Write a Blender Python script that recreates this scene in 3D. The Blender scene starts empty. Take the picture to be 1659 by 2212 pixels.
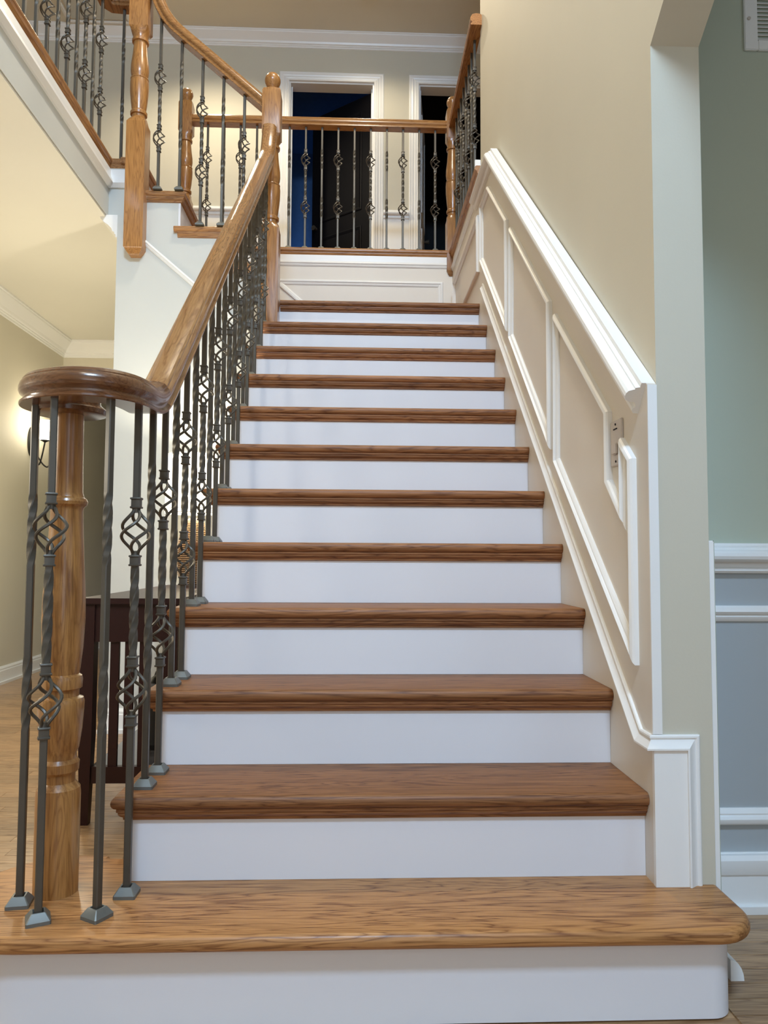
import bpy, bmesh, math, random
from mathutils import Vector, Matrix
random.seed(7)
C = bpy.context.scene.collection
pi = math.pi

# ------------------------------------------------------------------ camera
cd = bpy.data.cameras.new('camera'); cam = bpy.data.objects.new('camera', cd); C.objects.link(cam)
Rr = Vector((0.99926, -0.03782, 0.00512)); Ff = Vector((0.03774, 0.99749, 0.06001))
Rr = (Rr - Ff*Rr.dot(Ff)/Ff.dot(Ff)).normalized(); Ff.normalize(); Uu = Rr.cross(Ff)
M4 = Matrix((Rr, Uu, -Ff)).transposed().to_4x4(); M4.translation = Vector((-0.6723, -1.5106, 0.9204))
cam.matrix_world = M4
cd.sensor_fit = 'HORIZONTAL'; cd.sensor_width = 36.0; cd.lens = 1615.8/1659*36
cd.clip_start = 0.02; cd.clip_end = 60
bpy.context.scene.camera = cam
sc = bpy.context.scene
sc.view_settings.view_transform = 'Standard'; sc.view_settings.look = 'None'
sc.view_settings.gamma = 1; sc.view_settings.use_curve_mapping = False
sc.view_settings.exposure = 0.0

# ------------------------------------------------------------------ world + lights
w = bpy.data.worlds.new('world'); sc.world = w; w.use_nodes = True
bg = w.node_tree.nodes['Background']; bg.inputs[0].default_value = (0.80, 0.80, 0.86, 1); bg.inputs[1].default_value = 0.22

def area(name, loc, target, sx, sy, power, col, spread=pi):
    l = bpy.data.lights.new(name, 'AREA'); l.shape = 'RECTANGLE'; l.size = sx; l.size_y = sy
    l.energy = power; l.color = col; l.spread = spread
    o = bpy.data.objects.new(name, l); C.objects.link(o); o.location = loc
    o.rotation_euler = (Vector(target)-Vector(loc)).to_track_quat('-Z', 'Y').to_euler()
    return o
def bulb(name, loc, power, col, r=0.04):
    l = bpy.data.lights.new(name, 'POINT'); l.energy = power; l.color = col; l.shadow_soft_size = r
    o = bpy.data.objects.new(name, l); C.objects.link(o); o.location = loc; return o
WARM = (1.0, 0.86, 0.62); COOL = (0.49, 0.71, 1.0)
def spot(name, loc, power, col, ang=140, r=0.06):
    l = bpy.data.lights.new(name, 'SPOT'); l.energy = power; l.color = col; l.spot_size = math.radians(ang); l.spot_blend = 0.6; l.shadow_soft_size = r
    o = bpy.data.objects.new(name, l); C.objects.link(o); o.location = loc; return o
area('foyer_window_light', (-0.62, -3.05, 4.9), (-0.5, 1.5, 0.8), 0.8, 0.7, 255, COOL)
area('front_door_light', (-0.6, -3.05, 1.4), (-0.6, 1.5, 1.0), 1.4, 1.9, 16, (0.70, 0.82, 1.0))
area('side_room_window_light', (2.4, -2.9, 1.7), (0.6, 0.48, 1.2), 1.2, 1.2, 14, COOL)
spot('stair_downlight', (-0.62, 1.30, 5.55), 190, (1.0, .88, .70), 150)
bulb('foyer_chandelier_light', (-1.5, -1.6, 4.3), 26, (1.0, 0.87, 0.66), 0.15)
spot('hall_downlight', (-0.58, 4.30, 5.56), 42, WARM)
spot('hall_downlight_left', (-1.95, 4.10, 5.56), 110, WARM)
bulb('living_floor_lamp_light', (-2.55, 0.2, 1.35), 30, (1.0, 0.94, 0.82), 0.12)  # unseen fill added to brighten the living-room ceiling, no lamp stands here

# ------------------------------------------------------------------ materials
def nodes(name):
    m = bpy.data.materials.new(name); m.use_nodes = True
    nt = m.node_tree; return m, nt, nt.nodes, nt.links, nt.nodes['Principled BSDF']
def paint(name, col, rough=0.5, bump=0.02, scale=180, var=0.03):
    m, nt, N, L, b = nodes(name)
    tc = N.new('ShaderNodeTexCoord'); n = N.new('ShaderNodeTexNoise'); n.inputs['Scale'].default_value = 2.5
    n.inputs['Detail'].default_value = 3
    L.new(tc.outputs['Object'], n.inputs['Vector'])
    mx = N.new('ShaderNodeMix'); mx.data_type = 'RGBA'
    mx.inputs[6].default_value = (*[c*(1-var) for c in col], 1); mx.inputs[7].default_value = (*[min(1, c*(1+var)) for c in col], 1)
    L.new(n.outputs['Fac'], mx.inputs[0]); L.new(mx.outputs[2], b.inputs['Base Color'])
    b.inputs['Roughness'].default_value = rough
    n2 = N.new('ShaderNodeTexNoise'); n2.inputs['Scale'].default_value = scale; L.new(tc.outputs['Object'], n2.inputs['Vector'])
    bp = N.new('ShaderNodeBump'); bp.inputs['Strength'].default_value = bump; bp.inputs['Distance'].default_value = 0.003
    L.new(n2.outputs['Fac'], bp.inputs['Height']); L.new(bp.outputs['Normal'], b.inputs['Normal'])
    return m
def oak(name, axis, light=(0.43, 0.205, 0.075), dark=(0.20, 0.078, 0.024), rough=0.27, tilt=0.0, rnd=True, cathedral=1.0, coat=0.35):
    """oak grain running along axis (0,1,2) in world space, straight pores plus cathedral bands"""
    m, nt, N, L, b = nodes(name)
    geo = N.new('ShaderNodeNewGeometry'); oi = N.new('ShaderNodeObjectInfo')
    mp = N.new('ShaderNodeMapping'); mp.vector_type = 'POINT'
    mp.inputs['Rotation'].default_value = (tilt, 0, 0)
    L.new(geo.outputs['Position'], mp.inputs['Vector'])
    off = N.new('ShaderNodeVectorMath'); off.operation = 'MULTIPLY_ADD'
    cmb = N.new('ShaderNodeCombineXYZ')
    for i in range(3): L.new(oi.outputs['Random'], cmb.inputs[i])
    off.inputs[1].default_value = (37.0, 21.0, 13.0) if rnd else (0, 0, 0)
    L.new(cmb.outputs[0], off.inputs[0]); L.new(mp.outputs[0], off.inputs[2])
    def strand(al, ac):
        s = [ac, ac, ac]; s[axis] = al
        k = N.new('ShaderNodeVectorMath'); k.operation = 'MULTIPLY'; k.inputs[1].default_value = s
        L.new(off.outputs[0], k.inputs[0]); return k.outputs[0]
    n1 = N.new('ShaderNodeTexNoise'); n1.inputs['Scale'].default_value = 1; n1.inputs['Detail'].default_value = 4; n1.inputs['Distortion'].default_value = 0.6
    L.new(strand(1.3, 15), n1.inputs['Vector'])
    ma = N.new('ShaderNodeMath'); ma.operation = 'MULTIPLY'; ma.inputs[1].default_value = 15*cathedral
    L.new(n1.outputs['Fac'], ma.inputs[0])
    fr = N.new('ShaderNodeMath'); fr.operation = 'PINGPONG'; fr.inputs[1].default_value = 0.5; L.new(ma.outputs[0], fr.inputs[0])
    n2 = N.new('ShaderNodeTexNoise'); n2.inputs['Scale'].default_value = 1; n2.inputs['Detail'].default_value = 6; n2.inputs['Roughness'].default_value = 0.7
    L.new(strand(7, 230), n2.inputs['Vector'])
    r1 = N.new('ShaderNodeValToRGB'); e = r1.color_ramp.elements
    e[0].position = 0.0; e[0].color = (*dark, 1); e[1].position = 0.32; e[1].color = (*light, 1)
    m2 = e.new(0.12); m2.color = (*[0.45*a+0.55*c for a, c in zip(dark, light)], 1)
    L.new(fr.outputs[0], r1.inputs['Fac'])
    r2 = N.new('ShaderNodeValToRGB'); e = r2.color_ramp.elements
    e[0].position = 0.36; e[0].color = (0.60, 0.55, 0.50, 1); e[1].position = 0.56; e[1].color = (1, 1, 1, 1)
    L.new(n2.outputs['Fac'], r2.inputs['Fac'])
    mx = N.new('ShaderNodeMix'); mx.data_type = 'RGBA'; mx.blend_type = 'MULTIPLY'; mx.inputs[0].default_value = 0.8
    L.new(r1.outputs[0], mx.inputs[6]); L.new(r2.outputs[0], mx.inputs[7])
    # board to board tone
    mr = N.new('ShaderNodeMapRange'); mr.inputs['To Min'].default_value = 0.82; mr.inputs['To Max'].default_value = 1.18
    L.new(oi.outputs['Random'], mr.inputs['Value'])
    hs = N.new('ShaderNodeHueSaturation'); L.new(mr.outputs[0], hs.inputs['Value']); L.new(mx.outputs[2], hs.inputs['Color'])
    L.new((hs if rnd else mx).outputs[0 if rnd else 2], b.inputs['Base Color'])
    b.inputs['Roughness'].default_value = rough
    b.inputs['Coat Weight'].default_value = coat; b.inputs['Coat Roughness'].default_value = 0.18
    if coat < .1: b.inputs['Specular IOR Level'].default_value = 0.3
    bp = N.new('ShaderNodeBump'); bp.inputs['Strength'].default_value = 0.12; bp.inputs['Distance'].default_value = 0.001
    L.new(n2.outputs['Fac'], bp.inputs['Height']); L.new(bp.outputs['Normal'], b.inputs['Normal'])
    return m
def plain(name, col, rough=0.4, metal=0.0, emit=None, es=0.0, coat=0.0, spec=0.5):
    m, nt, N, L, b = nodes(name)
    n = N.new('ShaderNodeTexNoise'); n.inputs['Scale'].default_value = 25
    tc = N.new('ShaderNodeTexCoord'); L.new(tc.outputs['Object'], n.inputs['Vector'])
    mx = N.new('ShaderNodeMix'); mx.data_type = 'RGBA'
    mx.inputs[6].default_value = (*[c*0.85 for c in col], 1); mx.inputs[7].default_value = (*[min(1, c*1.12) for c in col], 1)
    L.new(n.outputs['Fac'], mx.inputs[0]); L.new(mx.outputs[2], b.inputs['Base Color'])
    b.inputs['Roughness'].default_value = rough; b.inputs['Metallic'].default_value = metal
    b.inputs['Coat Weight'].default_value = coat; b.inputs['Specular IOR Level'].default_value = spec
    if emit: b.inputs['Emission Color'].default_value = (*emit, 1); b.inputs['Emission Strength'].default_value = es
    return m
WALL = paint('beige_wall_paint', (0.60, 0.56, 0.45), 0.6, 0.05)
WAIN = paint('cream_wainscot_paint', (0.75, 0.69, 0.60), 0.45, 0.02)
CREAM = paint('cream_living_wall_paint', (0.64, 0.595, 0.48), 0.6, 0.05)
UNDER = paint('pale_grey_stairwell_paint', (0.60, 0.605, 0.565), 0.6, 0.05)
CEIL = paint('ceiling_paint', (0.74, 0.69, 0.57), 0.8, 0.05)
CEIL2 = paint('living_ceiling_paint', (0.78, 0.755, 0.66), 0.8, 0.05)
WHITE = paint('white_trim_paint', (0.86, 0.855, 0.83), 0.32, 0.01, var=0.01)
RISER = paint('white_riser_paint', (0.78, 0.775, 0.80), 0.40, 0.01, var=0.015)
SAGE = paint('grey_green_wall_paint', (0.49, 0.53, 0.42), 0.6, 0.05)
BLUEW = paint('grey_wainscot_paint', (0.42, 0.45, 0.46), 0.45, 0.02)
OAKX = oak('oak_tread', 0, (0.315, 0.138, 0.053), (0.16, 0.060, 0.022), 0.46, coat=.0)
OAKST = oak('oak_starting_tread', 0, (0.48, 0.235, 0.085), (0.23, 0.092, 0.03), 0.38, rnd=False, coat=.08)
OAKY = oak('oak_along', 1, (0.36, 0.165, 0.055), (0.19, 0.075, 0.024))
OAKR = oak('oak_sloped_handrail', 1, (0.40, 0.205, 0.078), (0.27, 0.120, 0.042), 0.20, tilt=-0.70, rnd=False, coat=0.6)
OAKRX = oak('oak_cross_rail', 0, (0.42, 0.205, 0.066), (0.27, 0.115, 0.034), 0.25, coat=0.5)
OAKV = oak('oak_volute', 0, (0.165, 0.066, 0.025), (0.115, 0.043, 0.016), 0.20, rnd=False, coat=0.6)  # rail oak darkened: the volute's shadow side is put into the colour
OAKZ = oak('oak_newel', 2, (0.40, 0.190, 0.056), (0.265, 0.112, 0.031), 0.30)
OAKG = oak('oak_upper_treads', 0, (0.40, 0.195, 0.068), (0.23, 0.095, 0.030), 0.35, coat=.1)  # brighter copy of the tread oak, the upper flight's light is in the colour
OAKGY = oak('oak_upper_nosing', 1, (0.38, 0.185, 0.064), (0.22, 0.092, 0.030), 0.35, coat=.1)  # same lit oak tone with the grain turned
FLOORM = oak('oak_floorboard', 0, (0.44, 0.27, 0.135), (0.25, 0.135, 0.06), 0.30, coat=0.25)
IRON = plain('pewter_iron', (0.098, 0.086, 0.068), 0.42, 0.45)
SHOEM = plain('grey_cast_iron', (0.16, 0.165, 0.15), 0.45, 0.4)
BLACK = plain('black_metal', (0.012, 0.011, 0.010), 0.4)
MAHOG = plain('dark_mahogany', (0.020, 0.004, 0.003), 0.4, coat=0.0, spec=0.3)
SHELFM = plain('polished_dark_shelf', (0.10, 0.085, 0.08), 0.12, coat=0.6)
DARKD = plain('charcoal_door_paint', (0.004, 0.004, 0.006), 0.5, spec=0.15)
DARKR = plain('dim_room_blue_paint', (0.06, 0.14, 0.30), 0.7)  # blue window light put into the wall colour
DARKB = plain('dim_room_black_paint', (0.012, 0.012, 0.014), 0.7)  # darkness of the unlit room put into the wall colour
PLATE = plain('almond_plastic', (0.62, 0.56, 0.50), 0.35)
SHADE = plain('lamp_shade_linen', (0.85, 0.82, 0.74), 0.8, emit=(1.0, 0.90, 0.68), es=2.6)
GLASSW = plain('frosted_sconce_glass', (0.9, 0.88, 0.8), 0.4, emit=(1.0, 0.93, 0.75), es=9.0)
DISC = plain('downlight_lens', (0.9, 0.85, 0.75), 0.4, emit=(1.0, 0.88, 0.65), es=6.0)
WICKER = plain('wicker_cane', (0.42, 0.24, 0.11), 0.6)
WINGL = plain('daylight_window_pane', (0.5, 0.6, 0.7), 0.2, emit=(0.70, 0.82, 1.0), es=1.0)

# ------------------------------------------------------------------ mesh helpers
class MB:
    def __init__(s): s.v = []; s.f = []
    def add(s, v, f):
        k = len(s.v); s.v += [tuple(p) for p in v]; s.f += [tuple(i+k for i in q) for q in f]
    def box(s, x0, x1, y0, y1, z0, z1):
        s.add([(x0,y0,z0),(x1,y0,z0),(x1,y1,z0),(x0,y1,z0),(x0,y0,z1),(x1,y0,z1),(x1,y1,z1),(x0,y1,z1)],
              [(0,3,2,1),(4,5,6,7),(0,1,5,4),(1,2,6,5),(2,3,7,6),(3,0,4,7)])
    def prism(s, poly, axis, a, b):
        """poly in the two other axes (in x,y,z order), extruded from a to b along axis"""
        def mk(p, t):
            q = list(p); q.insert(axis, t); return tuple(q)
        n = len(poly)
        s.add([mk(p, a) for p in poly]+[mk(p, b) for p in poly],
              [tuple(range(n))[::-1], tuple(range(n, 2*n))]+[(i, (i+1) % n, n+(i+1) % n, n+i) for i in range(n)])
    def loops(s, L, cap=True, closed=True):
        n = len(L[0]); k = len(s.v); v = [p for l in L for p in l]; f = []
        for j in range(len(L)-1):
            for i in range(n if closed else n-1):
                a = j*n+i; b = j*n+(i+1) % n; f.append((a, b, b+n, a+n))
        if cap: f.append(tuple(range(n))[::-1]); f.append(tuple(range((len(L)-1)*n, len(L)*n)))
        s.add(v, f)
    def loft(s, sec, cx=0, cy=0, n=32, rot=0.0):
        """sec = [(z, r, q)], q 0 circle .. 1 square"""
        L = []
        for z, r, q in sec:
            l = []
            for i in range(n):
                a = 2*pi*i/n; m = (1/max(abs(math.cos(a)), abs(math.sin(a))))**q
                l.append((cx+r*m*math.cos(a+rot), cy+r*m*math.sin(a+rot), z))
            L.append(l)
        s.loops(L)
    def tube(s, pts, r, n=8, rfn=None):
        pts = [Vector(p) for p in pts]; L = []; pn = None
        for i, p in enumerate(pts):
            t = (pts[min(i+1, len(pts)-1)]-pts[max(i-1, 0)]).normalized()
            if pn is None: pn = t.orthogonal().normalized()
            nn = (pn - t*pn.dot(t)).normalized(); pn = nn; bb = t.cross(nn)
            rr = rfn(i/(len(pts)-1)) if rfn else r
            L.append([p+(nn*math.cos(2*pi*k/n)+bb*math.sin(2*pi*k/n))*rr for k in range(n)])
        s.loops(L)
    def moulding(s, path, N, prof, closed=False, flip=False):
        """mitred moulding: prof=[(a,b)] a along N, b to the left of travel (N x d)"""
        N = Vector(N); P = [Vector(p) for p in path]; n = len(P); L = []
        for i in range(n):
            ds = []
            if closed or i > 0: ds.append((P[i]-P[i-1]).normalized())
            if closed or i < n-1: ds.append((P[(i+1) % n]-P[i]).normalized())
            ps = [N.cross(d)*(-1 if flip else 1) for d in ds]
            m = ps[0] if len(ps) == 1 else (ps[0]+ps[1])/(1+ps[0].dot(ps[1]))
            L.append([P[i]+N*a+m*b for a, b in prof])
        if closed: L.append(L[0])
        s.loops(L, cap=not closed)
    def build(s, name, mat, parent=None, smooth=None, bevel=0.0):
        me = bpy.data.meshes.new(name); me.from_pydata(s.v, [], s.f); me.update()
        bm = bmesh.new(); bm.from_mesh(me)
        bmesh.ops.recalc_face_normals(bm, faces=bm.faces)
        if bevel:
            ed = [e for e in bm.edges if len(e.link_faces) == 2 and e.calc_face_angle(0) > 0.5]
            bmesh.ops.bevel(bm, geom=ed, offset=bevel, segments=2, affect='EDGES', clamp_overlap=True)
        if smooth is not None:
            for f in bm.faces: f.smooth = True
            for e in bm.edges:
                if len(e.link_faces) == 2 and e.calc_face_angle(0) > smooth: e.smooth = False
        bm.to_mesh(me); bm.free(); me.materials.append(mat)
        return link(name, me, parent)
def link(name, me, parent=None):
    o = bpy.data.objects.new(name, me); C.objects.link(o)
    if parent is not None: o.parent = parent
    return o
def thing(name, label, cat, loc=(0,0,0), group=None):
    o = bpy.data.objects.new(name, None); C.objects.link(o); o.location = loc; o.empty_display_size = 0.1
    o['label'] = label; o['category'] = cat
    if group: o['group'] = group
    return o
def struct(o, label, cat='wall'):
    o['kind'] = 'structure'; o['label'] = label; o['category'] = cat; return o
def place(o, root):
    """vertices are in world space: cancel the thing's own location"""
    o.location = -root.location; return o

# ------------------------------------------------------------------ key measures
H = 0.19308; RUN = 0.23; XL = -1.18; U = 16*H; LAND = 12*H; YB = 3.66; YL = 11*RUN
ZC = 2.766; ZCEIL = 5.612
def ry(k): return (k-1)*RUN

# ------------------------------------------------------------------ floor
m = MB(); m.box(-4.6, 3.4, -4.2, 8.0, -0.06, -0.004)
floor = struct(m.build('floor', FLOORM), 'honey oak strip floor around the foot of the stairs', 'floor')
def unit_plank():
    m = MB(); e = 0.0012
    m.add([(0,0,-.004),(1,0,-.004),(1,1,-.004),(0,1,-.004),(.0008,.02,0),(.9992,.02,0),(.9992,.98,0),(.0008,.98,0)],
          [(4,5,6,7),(0,1,5,4),(1,2,6,5),(2,3,7,6),(3,0,4,7)])
    me = bpy.data.meshes.new('plank'); me.from_pydata(m.v, [], m.f); me.update(); me.materials.append(FLOORM); return me
UP = unit_plank(); PW = 0.057
cnt = 0
r = 0; y = -0.2
far = MB()
while y < 7.9:
    spans = []
    if y < 0.48: spans.append((0.10, 1.6))
    if y < 2.44: spans.append((-3.2, XL))
    elif y < 7.9: spans.append((-4.5, XL if y < 2.5 else -1.97 if y < 5.0 else 0.5))
    for x0, x1 in spans:
        cuts = [x0]; x = x0+random.uniform(0.2, 1.3)
        while x < x1-0.15: cuts.append(x); x += random.uniform(0.6, 1.5)
        cuts.append(x1)
        for a, b in zip(cuts, cuts[1:]):
            if y < 3.6 and b > -3.3:
                o = link('floorboard', UP, floor); o.location = (a, y, 0); o.scale = (b-a, PW, 1); cnt += 1
            else:
                far.add([(a+.0008,y+.001,0),(b-.0008,y+.001,0),(b-.0008,y+PW-.001,0),(a+.0008,y+PW-.001,0),(a,y,-.003),(b,y,-.003),(b,y+PW,-.003),(a,y+PW,-.003)],
                        [(0,1,2,3),(4,5,1,0),(5,6,2,1),(6,7,3,2),(7,4,0,3)])
    y += PW
fo = far.build('far_floorboards', FLOORM, floor); fo['kind'] = 'stuff'

# ------------------------------------------------------------------ moulding profiles (a = out from wall, b = down / inward)
def prof_chair():
    return [(-.021,0),(.011,.0),(.012,.007),(.011,.011),(.022,.013),(.0225,.017),(.027,.018),(.036,.021),(.041,.027),(.0425,.035),(.040,.043),(.032,.049),(.016,.051),(.0125,.056),(.0115,.064),(.017,.067),(.0175,.074),(.013,.080),(0,.081),(0,.006),(-.021,.006)]
def prof_panel(w=.028, t=.020):
    return [(0,0),(t*.55,0),(t*.8,w*.10),(t*.95,w*.25),(t,w*.38),(t*.8,w*.52),(t*.55,w*.60),(t*.62,w*.70),(t*.5,w*.85),(t*.25,w),(0,w)]
def prof_cap():
    return [(0,0),(.006,.0),(.008,.003),(.008,.007),(.0055,.010),(.007,.014),(.015,.025),(.0175,.028),(.0175,.032),(0,.032)]
def prof_casing():
    return [(0,0),(.022,0),(.026,.006),(.024,.016),(.017,.022),(.020,.030),(.017,.040),(.013,.046),(.016,.056),(.012,.070),(.014,.078),(.010,.088),(0,.09)]
def prof_crown(s=1.0):
    return [(a*s, b*s) for a, b in [(0,0),(.11,0),(.11,.012),(.102,.016),(.100,.026),(.080,.045),(.055,.062),(.036,.082),(.030,.100),(.018,.106),(.018,.116),(.010,.120),(.010,.135),(0,.138)]]
def prof_base(h=.12):
    return [(0,0),(.006,0),(.009,.006),(.013,.014),(.013,.026),(.016,.030),(.016,h-.02),(.028,h-.02),(.028,h-.012),(.027,h),(0,h)]

# ------------------------------------------------------------------ walls of the stair (right side)
# plaster wall above and behind the wainscot, ends at the opening jamb (y=.18) and at the upper hall (y=2.565)
m = MB(); m.prism([(0.022, 0.18), (0.139, 0.18), (0.139, 2.655), (0.033, 2.655)], 2, 0.0, ZCEIL)
wall_right = struct(m.build('wall_right', WALL), 'tall beige wall rising on the right of the stairs')
# header over the wide opening, with clipped corner rising towards the viewer
m = MB(); m.prism([(0.18, 2.142), (-0.62, 2.67), (-3.19, 2.67), (-3.19, ZCEIL), (0.18, ZCEIL)], 0, 0.022, 0.139)
struct(m.build('wall_header', WALL), 'beige header with angled corner over the opening to the right')
# wainscot skin on the stair wall
m = MB(); m.prism([(0.18, 0.0), (0.18, 1.325), (2.10, 2.962), (2.60, 2.962), (2.60, U-.03), (YB, U-.03), (YB, 0.0)], 0, 0.0, 0.0215)
m.build('wainscot_panel', WAIN, wall_right)
# bright edge strip of the wainscot at the opening
m = MB(); m.box(-0.0003, 0.0216, 0.175, 0.1799, 0.525, 1.322)
m.build('corner_strip', WHITE, wall_right)
NX = (-1, 0, 0)
m = MB(); m.moulding([(0, 0.182, 1.327), (0, 2.10, 2.968), (0, 2.60, 2.968)], NX, prof_chair(), flip=False)
m.build('chair_rail', WHITE, wall_right, smooth=0.38)
m = MB(); m.moulding([(0, 2.60, 2.968), (0, 3.64, 2.968)], NX, prof_panel(.03, .015))
m.build('apron_moulding', WHITE, wall_right, smooth=0.38)
m = MB(); m.moulding([(0, 0.1795, 0.524), (0, 0.235, 0.524), (0, 2.373, 2.380)], NX, prof_cap())
for i_, (a_, b_) in enumerate(prof_cap()): m.v[i_] = (m.v[i_][0], 0.1795-a_, m.v[i_][2])   # mitred into the plinth cap
m.build('skirt_cap', WHITE, wall_right, smooth=0.38)
for poly in (
    [(2.183,2.815),(2.405,2.815),(2.405,2.507),(1.72,1.919),(1.72,2.426)],
    [(1.641,2.357),(1.0,1.805),(1.0,1.290),(1.66,1.868)],
    [(.935,1.74),(.415,1.306),(.415,1.125),(.327,1.045),(.327,1.222),(.25,1.160),(.25,.668),(.945,1.236)],
    [(2.50,2.812),(3.52,2.812),(3.52,2.49),(2.50,2.49)]):
    A = sum(p[0]*q[1]-q[0]*p[1] for p, q in zip(poly, poly[1:]+poly[:1]))
    if A > 0: poly = poly[::-1]
    m = MB(); m.moulding([(0, a, b) for a, b in poly], NX, prof_panel(), closed=True)
    m.build('panel_moulding', WHITE, wall_right, smooth=0.38)
# white plinth block on the jamb face
plinth = thing('jamb_plinth', 'white trim block at the foot of the right wall jamb', 'trim', (0.05, 0.16, H))
m = MB(); m.box(-0.001, 0.078, 0.168, 0.1799, H, 0.493); place(m.build('block', WHITE, plinth), plinth)
m = MB(); m.moulding([(-0.001, 0.1799, 0.524), (0.106, 0.1799, 0.524), (0.106, 0.1799, H)], (0,-1,0), prof_cap(), flip=True)
for i_, (a_, b_) in enumerate(prof_cap()): m.v[i_] = (-.001-a_, m.v[i_][1], m.v[i_][2])
place(m.build('edge_moulding', WHITE, plinth, smooth=.38), plinth)
# far side of the jamb: wainscot edge strip of the side room
m = MB(); m.box(0.1392, 0.153, 0.184, 0.479, 0.0, 0.962)
struct(m.build('trim_1', WHITE, bevel=.002), 'thin white vertical strip on the jamb beside the grey room', 'trim')
m = MB(); m.box(0.1392, 0.1396, 0.18, 0.479, 0.962, ZC); m.box(0.153, 0.1534, .184, .479, 0, .962)
m.build('side_wall_return', SAGE, wall_right)
q = [(0,0)]+[(.030*math.cos(t*pi/10), .045*math.sin(t*pi/10)) for t in range(6)]
m = MB(); m.prism([(0.1535+a, b) for a, b in q], 1, 0.150, 0.44)
struct(m.build('trim_2', WHITE), 'short white shoe moulding end on the floor behind the bottom step', 'trim')

# side room on the right
m = MB(); m.box(0.139, 3.4, 0.48, 0.60, 0.0, ZC)
wr2 = struct(m.build('wall_side_room', SAGE), 'shadowy grey-green wall of the room to the right')
m = MB(); m.box(0.154, 3.4, 0.474, 0.4799, 0.0, 0.955); m.build('wainscot_panel', BLUEW, wr2)
NY = (0, -1, 0)
m = MB(); m.moulding([(0.154, 0.474, 0.962), (3.3, 0.474, 0.962)], NY, prof_chair()+[], flip=True)
m.build('chair_rail', WHITE, wr2, smooth=.38)
m = MB(); m.moulding([(0.16, 0.474, 0.795), (3.2, 0.474, 0.795), (3.2, 0.474, .222), (0.16, .474, .222)], NY, prof_panel(.042, .018), flip=True)
m.build('panel_moulding', WHITE, wr2, smooth=.38)
m = MB(); m.moulding([(0.154, 0.474, 0.15), (3.3, 0.474, 0.15)], NY, prof_base(.15), flip=True)
m.moulding([(0.154, 0.474, 0.148), (3.3, 0.474, 0.148)], NY, [(0,0),(.02,0),(.026,.012),(.026,.03),(.02,.05),(0,.05)], flip=True)
m.build('baseboard', WHITE, wr2, smooth=.38)
m = MB(); m.box(3.3, 3.4, -3.4, .6, 0, ZC); struct(m.build('wall_side_room_end', SAGE), 'grey-green end wall of the side room, out of view')
m = MB(); m.box(0.139, 3.4, -3.4, 0.6, ZC, ZC+.08); struct(m.build('ceiling_side_room', CEIL), 'ceiling of the side room, out of view', 'ceiling')
# return air grille
vent = thing('return_air_vent', 'white louvred air vent high on the grey-green wall', 'vent', (0.60, 0.48, 2.36))
m = MB(); x0, x1, z0, z1 = .412, .80, 2.350, 2.95; fw = .038
for a in ((x0, x0+fw, z0, z1), (x1-fw, x1, z0, z1), (x0+fw, x1-fw, z0, z0+.03), (x0+fw, x1-fw, z1-.03, z1)):
    m.box(a[0], a[1], .470, .4799, a[2], a[3])
place(m.build('frame', WHITE, vent, bevel=.002), vent)
for i in range(48):
    z = z0+.032+i*.0117
    if z > z1-.04: break
    m = MB(); m.prism([(.4715, z), (.4725, z-.001), (.4790, z+.0075), (.4780, z+.0085)], 0, x0+fw, x1-fw)
    place(m.build('louvre', WHITE, vent), vent)
m = MB(); m.box(x0+fw, x1-fw, .4795, .4799, z0+.03, z1-.03); place(m.build('backing', SAGE, vent), vent)
for zz in (2.44, 2.80):
    m = MB(); m.tube([(x0+.012, .4702, zz), (x0+.012, .4665, zz)], .005, 10); place(m.build('screw', PLATE, vent), vent)

# light switch
sw = thing('dimmer_switch', 'almond dimmer switch plate on the stair wall between the panel mouldings', 'switch', (0, .372, 1.16))
m = MB(); m.prism([(.333,1.157),(.333,1.275),(.413,1.275),(.413,1.157)], 0, -.006, -.0002); place(m.build('plate', PLATE, sw, bevel=.002), sw)
m = MB(); m.prism([(.357,1.185),(.357,1.215),(.391,1.215),(.391,1.185)], 0, -.013, -.006); place(m.build('paddle', PLATE, sw, bevel=.003), sw)
m = MB(); m.prism([(.362,1.2505),(.362,1.2535),(.388,1.2535),(.388,1.2505)], 0, -.0075, -.006); place(m.build('slider', DARKD, sw), sw)
for zz in (1.168, 1.264):
    m = MB(); m.tube([(-.006, .373, zz), (-.0078, .373, zz)], .003, 8); place(m.build('screw', DARKD, sw), sw)

# ------------------------------------------------------------------ lower staircase
stair = thing('lower_staircase', 'white staircase with twelve oak treads climbing to the landing', 'staircase', (-0.6, 0.03, 0))
def P_(o): return place(o, stair)
# closed body: sawtooth in y-z, x from XL to 0
pts = [(ry(2)+.012, 0)]
for k in range(2, 13): pts += [(ry(k)+.012, (k-1)*H-.03), (ry(k)+.012, k*H-.03)]
pts += [(YB, 12*H-.03), (YB, 0)]
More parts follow.
